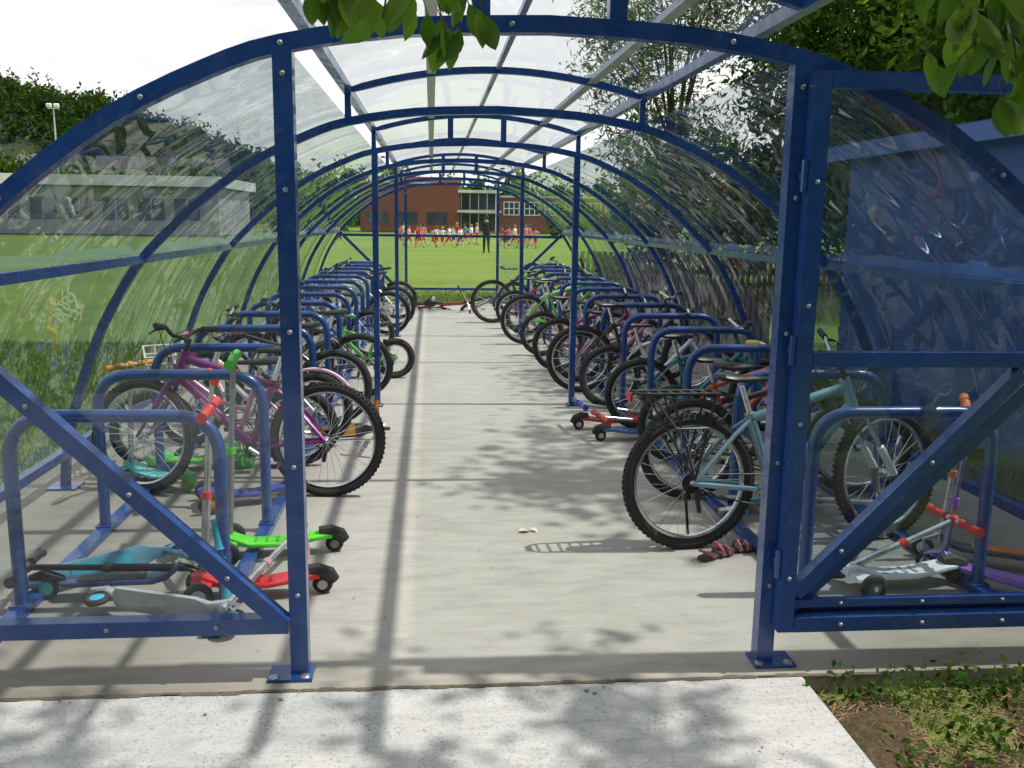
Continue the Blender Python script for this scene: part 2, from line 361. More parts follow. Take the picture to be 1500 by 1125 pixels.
gh=G(); vs=[];fs=[]; nx=70
for j in range(9):
    for i in range(nx+1):
        x=-420+620*i/nx; t=j/8; k=math.sin(min(1,t*1.25)*math.pi/2)
        vs.append((x,230+t*110,-1+(hillh(x)-5)*k if hillh(x)>5 else -1))
for j in range(8):
    for i in range(nx): a=j*(nx+1)+i; fs.append((a,a+1,a+nx+2,a+nx+1))
gh.add(vs,fs,0); hl=gh.obj('wooded_hill',[simple('hill_ground',(.018,.032,.012),.95,vs=.1)])
bl=[]
for i in range(680):
    x=R0.uniform(-230,-25); t=R0.random()**.8; h=hillh(x)
    if h<5: continue
    z=(h-5)*math.sin(min(1,t*1.25)*math.pi/2); s=R0.uniform(1.8,4.0)
    bl.append((x,230+t*100,z+1.0,s,s,s*R0.uniform(.9,2.0)))
leafmass('hill_forest',bl,95000,.75,[LD,LD,LD,LM,m_leaf('conifer_far',(.035,.045,.02),.15)],23,16,.25)
# ------------------------------------------------------------------ shelter
prof=[(0,2.17),(.45,2.15),(.83,2.09),(1.06,2.01),(1.35,1.865),(1.62,1.67),(1.82,1.49),(1.99,1.315),(2.14,1.09),(2.26,.86),(2.36,.60),(2.43,.38),(2.47,.21),(2.49,0)]
def catm(P,k=3):
    out=[]
    for i in range(len(P)-1):
        p0=P[max(i-1,0)];p1=P[i];p2=P[i+1];p3=P[min(i+2,len(P)-1)]
        for j in range(k):
            t=j/k
            out.append(tuple(.5*((2*b)+(-a+c2)*t+(2*a-5*b+4*c2-d)*t*t+(-a+3*b-3*c2+d)*t**3) for a,b,c2,d in zip(p0,p1,p2,p3)))
    out.append(P[-1]); return out
half=catm(prof); full=[(-x,z) for x,z in reversed(half)]+half[1:]
YS=[3.01,5.33,7.65,9.95,12.25,14.5,16.73]
FR=[0,2,4,6]
she=empty('cycle_shelter')
capz=lambda x: 2.385-.13*(x/.83)**2
def boltg(g,p,nrm,r=.011):
    p=V(p); nn=V(nrm).normalized(); r*=.72; g.tube([p-nn*.002,p+nn*.002,p+nn*.006,p+nn*.008],[r*1.3,r*1.3,r,r*.5],1,8)
for k,y in enumerate(YS):
    g=G(); g.sq([(CX+x,y,z) for x,z in full],.052 if k==0 else .044,0,up=(0,1,0))
    cap=[(CX+x,y,capz(x)) for x in [(-.83+.083*i) for i in range(21)]]
    if k: cap=[(CX-.83,y,2.10)]+cap+[(CX+.83,y,2.10)]
    g.sq(cap,.036,0,up=(0,1,0))
    if k in FR:
        pw=.060 if k==0 else .048
        for sx in (-1,1):
            x=CX+sx*.825
            g.sq([(x,y,.0),(x,y,2.085)],pw,0,up=(0,1,0))
            g.box((x-.03*(1 if sx<0 else -1),y-.01,.006),(.15,.11,.012))
            for bx in (-.055,.05):
                boltg(g,(x+bx*1.0-(.03 if sx<0 else -.03),y-.045,.012),(0,0,1),.020)
            g.sq([(CX+sx*.215,y,2.16),(CX+sx*.215,y,2.37)],pw*.93,0,up=(0,1,0))
    g.box((CX-2.49,y,.006),(.16,.16,.012)); g.box((CX+2.49,y,.006),(.16,.16,.012))
    if k in (0,6):
        for sx in (-1,1):
            xo=CX+sx*2.44; xi=CX+sx*.86
            g.sq([(xi,y,.19),(xo,y,.19)],.056,0,up=(0,1,0))
            g.sq([(CX+sx*.87,y-.028,.20),(CX+sx*2.0,y-.028,1.31)],.053,0,up=(0,1,0))
        for i in range(3,len(full),5):
            x,z=full[i]
            if z>.3: boltg(g,(CX+x,y-.026,z),(0,-1,0),.010)
        for z in (.3,.75,1.2,1.65,2.0):
            for sx in (-1,1): boltg(g,(CX+sx*.825,y-.03,z),(0,-1,0),.010)
        for i in range(4):
            boltg(g,(CX-1.1-i*.36,y-.028,.19),(0,-1,0),.010)
            boltg(g,(CX-1.05-i*.3,y-.0545,.20+(.18+i*.3)*.98),(0,-1,0),.010)
    if k==6:
        for z in (.3,1.25): g.sq([(CX-.8,y,z),(CX+.8,y,z)],.045,0,up=(0,1,0))
        for sx in (-1,1): g.sq([(CX+sx*.85,y,1.25),(CX+sx*2.0,y,1.25)],.045,0,up=(0,1,0))
    g.obj('portal_frame' if k in FR else 'arch_rib',[PAINT,STEEL],parent=she)
g=G()
for sx in (-1,1):
    for x,z,wd in ((1.99,1.32,.045),(2.47,.21,.05)):
        g.sq([(CX+sx*x,3.04,z),(CX+sx*x,16.7,z)],wd,0)
for x in (-.83,.83): g.sq([(CX+x,2.45,capz(x)+.005),(CX+x,16.9,capz(x)+.005)],.045,0)
g.sq([(CX,2.45,2.395),(CX,16.9,2.395)],.026,0)
g.sq([(CX+.53,2.45,2.345),(CX+.53,16.9,2.345)],.03,0)
g.box((CX-.37,9.7,capz(.37)+.004),(.05,14.4,.02),1); g.box((CX+.53,9.7,2.326),(.05,14.4,.006),1)
g.obj('purlins',[PAINT,ALU],parent=she)
sh=lambda P,o: [(p[0]*(1+o/2.3),p[1]+o*.8) for p in P]
hs=[p for p in half if p[0]>=.80 and p[1]>=.2]
for sx in (-1,1):
    for a,b in zip(YS,YS[1:]):
        sheetmesh('side_sheet',[(CX+sx*x,z) for x,z in sh(hs,.034)],a+.004,b-.004,SHEET,she,4)
capP=[(CX+x,capz(x)+.034) for x in [(-.86+.086*i) for i in range(21)]]
sheetmesh('ridge_sheet',capP,2.45,16.9,SHEETR,she,20)
def gable(name,sx,y):
    P=[(CX+sx*.84,.2)]+[(CX+sx*x,z) for x,z in half if x>=.83 and z>=.2]
    g=G(); g.add([(x,y,z) for x,z in P],[tuple(range(len(P)))],0); g.obj(name,[SHEETF],smooth=False,parent=she)
for y in (3.045,16.76): gable('gable_sheet',-1,y)
gable('gable_sheet',1,16.76)
# gate (folded back against the gable)
gt=empty('shelter_gate'); g=G(); gy=2.945; x0=1.238; x1=2.90
for a,b,wd in (((x0,0.15),(x0,2.045),.055),((x1,.15),(x1,2.045),.055),((x0+.03,2.02),(x1-.03,2.02),.053),((x0+.03,1.12),(x1-.03,1.12),.05),((x0+.03,.175),(x1-.03,.175),.053),((x0+.03,.25),(x1-.03,.25),.028)):
    g.sq([(a[0],gy,a[1]),(b[0],gy,b[1])],wd,0,up=(0,1,0))
g.sq([(x0+.03,gy-.003,.29),(x1-.05,gy-.003,1.95)],.048,0,up=(0,1,0))
for z in (.4,1.15,1.72):
    g.tube([(x0-.035,gy-.01,z-.05),(x0-.035,gy-.01,z+.05)],.013,0,8); g.box((x0-.02,gy+.005,z),(.05,.02,.03),0)
for z in (.35,.9,1.3,1.7): boltg(g,(x0,gy-.029,z),(0,-1,0),.009)
for i in range(5): boltg(g,(x0+.2+i*.3,gy-.027,.175),(0,-1,0),.009); boltg(g,(x0+.2+i*.3,gy-.015,.25),(0,-1,0),.008)
for i in range(4): boltg(g,(x0+.03+(.15+i*.3),gy-.028,.29+(.15+i*.3)*1.05),(0,-1,0),.009)
g.obj('gate_frame',[PAINT,STEEL],parent=gt)
g=G(); g.add([(x0,gy+.032,.2),(x1,gy+.032,.2),(x1,gy+.032,2.0),(x0,gy+.032,2.0)],[(0,1,2,3)],0); g.obj('gate_sheet',[SHEETG],smooth=False,parent=gt)
# ------------------------------------------------------------------ cycle stands
def rack(xa,xb):
    e=empty('cycle_rack'); g=G()
    for x in (xa,xb): g.box((x,10.0,.018),(.06,13.4,.036))
    for y in (3.4,6,9,12,15): 
        for x in (xa,xb): g.box((x,y,.005),(.16,.1,.01))
    g.obj('floor_rails',[PAINT],parent=e)
    for i in range(14):
        y=3.57+.95*i; g=G()
        g.tube(rnd_path([(xa,y,.03),(xa,y,.80),(xb,y,.80),(xb,y,.03)],.17,7),.0265,0,12)
        for x in (xa,xb): g.box((x,y,.04),(.075,.075,.01))
        g.obj('hoop_stand',[PAINT],parent=e)
rack(-1.62,-.83); rack(1.58,2.36)
# ------------------------------------------------------------------ bikes
def bike(x,y,ang,col,R=.33,lean=0,rack=False,step=False,accent=(.7,.7,.7),fork=None,steer=0,knob=False,basket=False,lie=False,grip=(.02,.02,.02),name='bicycle',z=0,guard=False,seat=None,tw=.026,susp=False,fat=1.0):
    s=R/.33; g=G(); hi=knob
    T,M,F,B,A,S,Gp=0,1,2,3,4,5,6
    k=min(1,s*1.03)
    bb=V((.43*k,0,.28*k)); sc_=V((.30*k,0,.66*k)); ht=V((.80*k,0,.80*k)); hb=V((.845*k,0,.68*k)); fa=V((1.06*k,0,R)); ra=V((0,0,R))
    axis=(ht-hb).normalized()
    def ST(p,loc=hb):
        return loc+Matrix.Rotation(steer,3,axis)@(V(p)-loc)
    def wheel(c,tf):
        seg=48 if hi else 28
        sub=G()
        sub.ring(c,(0,1,0),R-tw,tw,T,seg,8); sub.ring(c,(0,1,0),R-2*tw-.006,.011,M if hi else M,seg,5)
        sub.tube([c+V((0,-.05,0)),c+V((0,-.03,0)),c+V((0,.03,0)),c+V((0,.05,0))],[.008,.022,.022,.008],M,8)
        ns=32 if hi else 18
        for i in range(ns):
            a=2*math.pi*i/ns; off=(.5 if i%4<2 else -.5); sy=.028 if i%2 else -.028
            p0=c+V((math.cos(a+off)*.022,sy,math.sin(a+off)*.022)); p1=c+V((math.cos(a)*(R-2*tw),0,math.sin(a)*(R-2*tw)))
            sub.tube([p0,p1],.0013 if hi else .0016,M,3)
        if hi:
            nk=72
            for i in range(nk):
                a=2*math.pi*i/nk
                for sy in (-1,0,1):
                    aa=a+(math.pi/nk if sy==0 else 0); rr=R-.001 if sy==0 else R-.006
                    rot=Matrix.Rotation(-aa,3,'Y')
                    sub.box(c+V((math.cos(aa)*rr,sy*tw*.62,math.sin(aa)*rr)),(.009,.011,.013),T,rot)
        sub.box(c+V((math.cos(1)*R*.55,0,math.sin(1)*R*.55)),(.05,.012,.02),A if not hi else M,Matrix.Rotation(-1,3,'Y'))
        g.add([tf(v) for v in map(V,sub.v)],sub.f,0); g.m[-len(sub.m):]=sub.m
    wheel(ra,lambda p:p); wheel(fa,lambda p:ST(p))
    tr=.019*max(s,.85)*fat
    g.tube([hb+axis*.01,bb],tr*1.2,F,10)
    g.tube([hb-axis*.02,ht+axis*.02],tr*1.15,F,10)
    if step: g.tube([ht*1-axis*.05,(ht+bb)/2+V((-.04,0,-.01)),bb+V((-.06,0,.14))],tr,F,10)
    else: g.tube([ht-axis*.02,sc_-V((0,0,.03))],tr,F,10)
    g.tube([bb,sc_],tr,F,10)
    if fat>1:  # decals and bottle cage
        dv=(bb-hb)
        g.tube([hb+dv*.32,hb+dv*.6],tr*1.23,A,10); 
        g.tube([sc_*.45+bb*.55+V((.055,0,0)),sc_*.75+bb*.25+V((.055,0,0))],.004,B,5)
    for sy in (-1,1):
        g.tube([sc_+V((0,sy*.012,-.03)),sc_*.7+ra*.3+V((0,sy*.04,0)),ra+V((0,sy*.058,0))],.009*fat,F,6)
        g.tube([bb+V((-.02,sy*.02,0)),bb*.6+ra*.4+V((0,sy*.05,0)),ra+V((0,sy*.058,0))],.010*fat,F,6)
        cr=hb-axis*.03
        if susp:
            m1=cr*.45+fa*.55
            g.tube([ST(cr+V((0,sy*.058,.0))),ST(m1+V((0,sy*.058,0)))],.013,M,8); g.tube([ST(m1+V((0,sy*.058,0))),ST(fa+V((0,sy*.058,0)))],.020,5,8)
        else: g.tube([ST(cr+V((0,sy*.02,0))),ST(cr*.85+fa*.15+V((0,sy*.052,0))),ST(fa+V((0,sy*.055,0)))],[.014,.015,.009],5,8)
    g.tube([ST(hb-axis*.03+V((0,-.07,0))),ST(hb-axis*.03+V((0,.07,0)))],.018,5,8)
    g.tube([bb+V((0,-.05,0)),bb+V((0,.05,0))],.024,B,10)
    sp=sc_+(sc_-bb).normalized()*.14*k
    g.tube([sc_,sp],.0135,M,8)
    q=sp+V((0,0,.02)); g.loft([(q.x-.13,0,q.z+.03,.03,.012),(q.x-.11,0,q.z+.03,.068,.022),(q.x-.06,0,q.z+.022,.075,.024),(q.x,0,q.z+.016,.045,.02),(q.x+.07,0,q.z+.014,.024,.017),(q.x+.13,0,q.z+.012,.017,.014),(q.x+.145,0,q.z+.006,.006,.006)],B if seat is None else A,12)
    st=ht+axis*.07*1.2; stf=st+V((.06*k,0,.015)); g.tube([ST(ht),ST(st),ST(stf)],[.014,.016,.016],B,8)
    bw=.29*max(k,.8)
    barp=[(-.05,-bw,.055),(-.02,-bw*.55,.05),(0,-bw*.25,.01),(0,0,0),(0,bw*.25,.01),(-.02,bw*.55,.05),(-.05,bw,.055)]
    g.tube([ST(stf+V(p)) for p in barp],.0115,B if knob else M,8)
    for sy in (-1,1):
        e0=stf+V((-.05,sy*bw,.055)); e1=stf+V((-.025,sy*bw*.62,.051)); g.tube([ST(e0+V((-.003,sy*.008,0))),ST(e0),ST(e1),ST(e1)+V((0,0,.0001))],[.013,.018,.017,.02],Gp,9)
        lv=stf+V((-.02,sy*bw*.58,.045)); g.tube([ST(lv),ST(lv+V((.05,sy*.01,-.01))),ST(lv+V((.035,sy*.09,-.035)))],[.009,.007,.004],B,6)
        c1=ST(lv+V((.04,0,0))); c2=ST(stf+V((.12,sy*.02,.05))); c3=ST(stf+V((.09,0,-.12))); c4=hb+V((0,sy*.02,.03))
        g.tube([(c1*(1-t)**3+c2*3*t*(1-t)**2+c3*3*t*t*(1-t)+c4*t**3) for t in [i/9 for i in range(10)]],.0028,B,5)
    rr=.085*k; g.ring(bb+V((0,-.05,0)),(0,1,0),rr,.005,M if hi else B,24,5); g.ring(bb+V((0,-.043,0)),(0,1,0),rr*.75,.004,B,20,5)
    for i in range(4):
        a=i*math.pi/2+.4; g.tube([bb+V((0,-.05,0)),bb+V((math.cos(a)*rr,-.05,math.sin(a)*rr))],.007,B,5)
    ca=.5; cl=.165*k
    for sy,a in ((-1,ca),(1,ca+math.pi)):
        p0=bb+V((0,sy*.06,0)); p1=p0+V((math.cos(a)*cl,sy*.015,math.sin(a)*cl)); g.tube([p0,p1],[.012,.009],M if hi else B,6)
        g.box(p1+V((0,sy*.055,0)),(.085,.085,.024),B); g.box(p1+V((0,sy*.055,0)),(.06,.06,.027),A)
    for rc in (.048,.038,.03): g.disc(ra+V((0,-.03-(.048-rc)*.6,0)),(0,1,0),rc*k,.002,M if not hi else B,18)
    for sz in (1,-1): g.tube([bb+V((0,-.05,sz*rr)),ra+V((0,-.042,sz*.045*k))],.004,B,5)
    g.box(ra+V((.02,-.06,-.05)),(.03,.02,.05),B); g.tube([ra+V((.02,-.055,-.06)),ra+V((.035,-.055,-.14*k))],.012,B,6)
    g.box(V((.30*k*.25+ra.x*.75-.0,0,R*2*.93))+V((.05,0,0)),(.03,.10,.03),B)
    if rack:
        z0=R*2+.10
        for sy in (-1,1):
            g.tube(rnd_path([(.22,sy*.03,z0-.02),(.12,sy*.06,z0),(-.26,sy*.06,z0+.005),(-.30,sy*.03,z0+.01)],.03,3),.0075,B,6)
            for xx in (.10,-.12,-.24): g.tube([(xx,sy*.06,z0),(0,sy*.075,R+.02)],.0058,B,5)
            g.tube([(-.22,sy*.06,z0-.0),(-.10,sy*.075,z0-.16),(.06,sy*.075,z0-.16)],.006,B,5)
        for xx in [i*.055-.26 for i in range(8)]: g.tube([(xx,-.06,z0),(xx,.06,z0)],.0065,B,5)
        g.box((-.31,0,z0-.01),(.012,.07,.04),Gp+1)
        g.tube([V((0,.06,R)),V((.06,.14,.02))],.008,B,6)
    if guard:
        for c0,tf in ((ra,lambda p:p),(fa,ST)):
            g.tube([tf(c0+V((math.cos(a)*(R+.02),0,math.sin(a)*(R+.02)))) for a in [1.0+i*.17 for i in range(11)]],.012,A,6)
    if basket:
        b0=stf+V((.13,0,-.06))
        for zz,w1,l1 in ((-.09,.09,.06),(-.03,.105,.07),(.03,.115,.08),(.08,.125,.085)):
            g.tube([ST(b0+V(p)) for p in ((l1,w1,zz),(-l1,w1,zz),(-l1,-w1,zz),(l1,-w1,zz))],.007,A,5,closed=True)
        for i in range(9):
            a=2*math.pi*i/9; cx,cy=math.copysign(1,math.cos(a))*min(1,abs(math.cos(a))*1.3),math.copysign(1,math.sin(a))*min(1,abs(math.sin(a))*1.3)
            g.tube([ST(b0+V((cx*.06,cy*.09,-.09))),ST(b0+V((cx*.085,cy*.125,.08)))],.005,A,4)
    fcol=simple('frame_%.2f_%.2f_%.2f'%col,col,.28,.2,.4,.1); fk=fork if fork else col
    mats=[RUB,CHROME,fcol,BLK,simple('acc_%.2f_%.2f_%.2f'%accent,accent,.4),simple('fork_%.2f_%.2f_%.2f'%fk,fk,.3,.1,.3,.1),simple('grip_%.2f_%.2f_%.2f'%grip,grip,.6),simple('red_reflector',(.5,.02,.02),.2)]
    m=Matrix.Translation((x,y,z))@Matrix.Rotation(ang,4,'Z')@Matrix.Rotation(lean,4,'X')
    return g.obj(name,mats,m)
PI=math.pi
# left row
bike(-.59,5.09,PI-.10,(.20,.02,.19),.327,lean=.06,knob=True,accent=(.45,.25,.42),steer=-.25,grip=(.02,.02,.02),fork=(.22,.03,.24),tw=.024,step=False,fat=1.15)
bike(-.85,5.75,PI+.05,(.62,.28,.42),.26,lean=-.05,basket=True,accent=(.72,.68,.64),steer=.3,grip=(.55,.1,.3),step=True,fork=(.7,.7,.7))
bike(-.80,6.25,PI-.05,(.7,.7,.72),.26,lean=.05,accent=(.8,.5,.6),steer=-.3,guard=True,grip=(.6,.2,.4),step=True,fork=(.7,.7,.72))
bike(-.74,6.95,PI+.03,(.03,.03,.035),.29,lean=.04,knob=False,accent=(.6,.05,.04),steer=.2)
bike(-.62,8.0,PI-.1,(.05,.05,.06),.29,lean=-.05,steer=-.2)
bike(-.36,9.0,PI+.12,(.10,.42,.04),.20,lean=.05,steer=.3,accent=(.15,.5,.06),fork=(.12,.42,.05),grip=(.1,.4,.05),tw=.03)
for i,(yy,cc,rad) in enumerate([(10.4,(.04,.12,.4),.27),(12.4,(.5,.5,.52),.30),(13.3,(.6,.6,.62),.30),(14.4,(.03,.03,.04),.3)]):
    bike(-.72+.12*(yy>12)+.1*R0.random(),yy,PI+R0.uniform(-.15,.15),cc,rad,lean=R0.uniform(-.08,.08),steer=R0.uniform(-.4,.4))
# right row
bike(1.24,4.16,.10,(.16,.29,.37),.333,lean=-.05,rack=True,knob=True,accent=(.10,.17,.22),steer=.25,susp=True,fork=(.62,.64,.66),seat=None,tw=.026,fat=1.3)
bike(1.46,4.95,.05,(.05,.05,.055),.30,lean=.06,knob=False,accent=(.35,.45,.05),steer=-.4,grip=(.02,.02,.02))
bike(1.60,5.75,.02,(.55,.08,.06),.26,lean=-.04,accent=(.7,.55,.03),steer=.3,grip=(.7,.5,.03),fork=(.03,.03,.03))
bike(1.58,6.7,-.06,(.03,.20,.26),.28,lean=.05,accent=(.1,.4,.5),steer=.2)
bike(1.50,7.5,.04,(.65,.66,.68),.27,lean=-.06,steer=-.25,accent=(.6,.1,.1))
bike(1.36,8.25,-.05,(.035,.035,.04),.315,lean=.05,steer=.3,fork=(.04,.04,.04),accent=(.6,.6,.6))
bike(1.44,8.8,.03,(.62,.25,.38),.26,lean=-.05,steer=-.3,fork=(.7,.7,.7),accent=(.7,.5,.6),step=True)
bike(1.32,9.45,.08,(.30,.03,.12),.28,lean=.05,steer=-.2,accent=(.5,.3,.4))
bike(1.28,10.5,-.04,(.04,.04,.05),.26,lean=-.05,steer=.2)
bike(1.18,11.5,.03,(.12,.45,.06),.32,lean=.05,steer=.25,accent=(.7,.7,.1),fork=(.6,.6,.6))
bike(1.28,12.4,.08,(.6,.6,.62),.28,lean=-.06,steer=.3)
bike(1.20,13.2,-.05,(.3,.05,.2),.28,lean=.06,steer=-.2)
bike(.92,13.9,.12,(.03,.03,.035),.33,lean=-.05,steer=.5)
bike(1.35,15.0,.0,(.04,.1,.4),.28,lean=.05,steer=-.2)
bike(-.25,16.2,.05,(.35,.03,.03),.31,lean=1.40,lie=True,steer=.4,z=.03)
# ------------------------------------------------------------------ scooters
def scooter(x,y,ang,deck,h=.75,grip=(.02,.02,.02),stem=(.6,.6,.6),wheel=(.02,.02,.02),hub=(.5,.5,.5),three=True,tip=(0,0,0),z=0,bar=True,fold=None,name='kick_scooter',tiltz=0):
    g=G()
    if three:
        g.loft([(-.33,0,.085,.035,.012),(-.27,0,.085,.052,.014),(-.12,0,.062,.062,.012),(.05,0,.066,.058,.014),(.12,0,.088,.05,.022),(.16,0,.095,.035,.026),(.19,0,.09,.015,.02)],0,14,.55)
        for i in range(5): g.box((-.18+i*.05,0,.0765),(.012,.07,.006),5)
        g.loft([(.10,0,.075,.085,.012),(.14,0,.075,.115,.02),(.18,0,.07,.09,.012)],0,12,.6)
        for sy in (-1,1):
            g.ring((.14,sy*.135,.06),(0,1,0),.044,.017,2,20,8); g.disc((.14,sy*.135,.06),(0,1,0),.034,.013,3,14); g.disc((.14,sy*.135,.06),(0,1,0),.012,.02,1,10)
        g.ring((-.34,0,.042),(0,1,0),.027,.016,2,16,8); g.disc((-.34,0,.042),(0,1,0),.022,.018,3,12)
        g.tube([(-.27+.0,0,.098),(-.32,0,.102),(-.37,0,.085),(-.395,0,.055)],[.03,.034,.032,.02],2,8)
        hx=.14
    else:
        g.loft([(-.27,0,.075,.03,.008),(-.25,0,.075,.05,.012),(.10,0,.075,.05,.012),(.15,0,.085,.03,.014),(.2,0,.13,.02,.016)],0,12,.4)
        g.box((-.07,0,.0885),(.26,.075,.004),4)
        for xx in (-.33,.27): g.ring((xx,0,.05),(0,1,0),.037,.013,2,18,7); g.disc((xx,0,.05),(0,1,0),.03,.010,3,12)
        g.tube([(-.26,0,.085),(-.33,0,.112),(-.39,0,.09)],[.018,.022,.018],1,6)
        for sy in (-1,1): g.tube([(.2,sy*.01,.13),(.27,sy*.025,.1),(.27,sy*.025,.05)],.008,1,6)
        hx=.2
    def fo(p):
        p=V(p)
        if fold is None: return p
        b=V((hx,0,.12)); return b+Matrix.Rotation(fold,3,'Y')@(p-b)
    tp=V((hx-.05,0,h)); b0=V((hx,0,.09))
    g.tube([fo(b0),fo(b0*.5+tp*.5)],.017,1,10); g.tube([fo(b0*.5+tp*.5),fo(tp)],.013,1,10)
    g.tube([fo(b0*.5+tp*.5+V((0,0,-.015))),fo(b0*.5+tp*.5+V((0,0,.015)))],.021,4,10)
    g.tube([fo(tp+V((0,-.15,0))),fo(tp+V((0,.15,0)))],.0125,1,9)
    g.ell(fo(tp),(.024,.024,.024),4)
    for sy in (-1,1): g.tube([fo(tp+V((0,sy*.05,0))),fo(tp+V((0,sy*.06,0))),fo(tp+V((0,sy*.16,0))),fo(tp+V((0,sy*.17,0)))],[.021,.016,.018,.023],4,10)
    m=Matrix.Translation((x,y,z))@Matrix.Rotation(ang,4,'Z')@Matrix.Rotation(tip[0],4,'X')@Matrix.Rotation(tip[1],4,'Y')
    q=lambda t,c2,ro=.4,me=0: simple(t+'_%.2f_%.2f_%.2f'%c2,c2,ro,me)
    return g.obj(name,[q('deck',deck,.3),q('stem',stem,.28,.8),q('swheel',wheel,.6),q('hub',hub),q('sgrip',grip,.5),q('deckpad',tuple(c*.6 for c in deck))],m)
scooter(-.80,4.17,PI+.10,(.10,.62,.03),.93,(.08,.55,.05),hub=(.2,.2,.2),stem=(.30,.31,.32))
scooter(-.80,3.69,PI+.06,(.60,.025,.03),.80,(.6,.03,.03),stem=(.45,.45,.45))
scooter(-1.08,4.95,PI+.3,(.05,.07,.30),.72,(.55,.03,.03),hub=(.6,.2,.03))
scooter(-1.35,5.75,.5,(.09,.42,.03),.62,(.8,.25,.03),wheel=(.05,.4,.06),hub=(.1,.5,.1))
scooter(-1.68,5.4,PI-.6,(.12,.5,.5),.70,(.65,.3,.03),wheel=(.08,.4,.1),hub=(.7,.25,.03))
scooter(-1.42,4.0,.7,(.10,.26,.36),.75,(.03,.3,.4),three=False,tip=(1.35,0,0),z=.05,hub=(.1,.4,.5),stem=(.1,.25,.35))
scooter(-1.02,3.36,-.35,(.34,.35,.37),.85,(.5,.25,.3),three=False,tip=(-1.45,0,0),z=.07,stem=(.62,.60,.62),hub=(.03,.35,.55))
scooter(-1.25,3.72,.05,(.03,.06,.16),.72,(.02,.02,.02),three=False,fold=-1.45,wheel=(.02,.02,.02),hub=(.03,.5,.45),stem=(.02,.02,.03))
scooter(-.62,6.5,.2,(.08,.08,.08),.6,(.4,.2,.03),three=False,tip=(1.3,0,0),z=.05)
# right
scooter(1.45,6.75,.1,(.45,.03,.04),.6,(.03,.08,.4),fold=-1.3)
scooter(1.55,6.40,.15,(.05,.12,.35),.6,(.5,.04,.04),fold=-1.35)
scooter(1.98,3.64,PI+.1,(.75,.76,.77),.60,(.6,.03,.03),three=True,hub=(.1,.1,.1),fold=-1.1)
scooter(2.42,3.58,PI-.9,(.25,.12,.45),.64,(.30,.15,.50),stem=(.35,.25,.5),three=False)
scooter(2.58,3.86,PI-.5,(.1,.1,.12),.76,(.6,.15,.05),three=False)
scooter(1.85,4.7,.3,(.10,.30,.42),.66,(.1,.1,.1),three=False,tip=(1.3,0,0),z=.05)
for (sx,sy,a) in ((1.34,4.03,.5),(1.45,4.10,.2)):
    g=G(); g.loft([(-.10,0,.012,.02,.01),(-.08,0,.012,.03,.012),(0,.004,.012,.03,.012),(.07,0,.012,.038,.012),(.105,0,.012,.025,.01)],0,12,.7)
    for xx,hh in ((.06,.05),(.02,.055)): g.tube([(xx,-.036,.015),(xx,-.03,.04),(xx,0,hh),(xx,.03,.04),(xx,.036,.015)],.008,1,6)
    g.tube([(-.03,-.03,.015),(-.085,-.025,.05),(-.105,0,.055),(-.085,.025,.05),(-.03,.03,.015)],.006,1,6)
    g.obj('sandal',[simple('sandal_sole',(.06,.04,.04),.7),simple('sandal_strap',(.32,.10,.13),.5)],Matrix.Translation((sx,sy,0))@Matrix.Rotation(a,4,'Z'))
g=G()
for i in range(26):
    x=R0.uniform(-.9,1.3); y=R0.uniform(2.1,7); a=R0.uniform(0,6.28)
    leafshape(g,(x,y,.008),(math.cos(a),math.sin(a),.1),(-math.sin(a),math.cos(a),0),R0.uniform(.008,.020),R0.uniform(.002,.005),0,.3)
leafshape(g,(.44,4.42,.01),(1,.3,.2),(-.3,1,0),.06,.02,1,.5); leafshape(g,(.5,4.45,.012),(1,-.6,.1),(.3,1,0),.05,.015,1,.5)
g.obj('fallen_leaves',[simple('dead_leaf',(.20,.12,.06),.8),simple('paper_scrap',(.6,.55,.47),.8)])
# ------------------------------------------------------------------ shed
sb=empty('blue_shed'); g=G(); X0=3.9
g.box((X0+1.5,5.9,1.08),(2.94,4.94,2.24))
for i in range(15):
    z=.0+i*.15
    rot=Matrix.Rotation(math.radians(-7),3,'Y')
    g.box((X0-.012,5.9,z+.075),(.02,5.0,.155),0,rot); g.box((X0+1.5,8.412,z+.075),(3.0,.02,.148),0,Matrix.Rotation(math.radians(-6),3,'X'))
g.obj('clad_walls',[simple('blue_cladding',(.04,.10,.29),.6,var=.25,vs=3)],parent=sb)
g=G()
g.box((X0+1.5,5.9,2.37),(3.3,5.3,.05),0,Matrix.Rotation(math.radians(-4),3,'Y'))
g.obj('flat_roof',[simple('blue_roof',(.04,.08,.18),.8,vs=4)],parent=sb)
g=G(); g.box((X0-.17,5.9,2.20),(.03,5.34,.13)); g.obj('fascia',[simple('fascia_blue',(.05,.12,.33),.5)],parent=sb)
g=G(); rr=random.Random(5)
for i in range(120):
    x=3.3+i*.125; g.box((x,20+rr.uniform(-.01,.01),.42),(.085,.02,.95+rr.uniform(-.03,.03)),0)
for z in (.2,.7): g.box((10.7,20.03,z),(15,.04,.07))
for i in range(60):
    y=8.7+i*.19; g.box((3.28+.004*i,y,.42),(.02,.12,.95+rr.uniform(-.03,.03)),0)
for z in (.2,.7): g.box((3.42,14.3,z),(.04,11.3,.07))
g.obj('picket_fence',[simple('fence_wood',(.09,.07,.05),.85,var=.35,vs=5)],smooth=False)
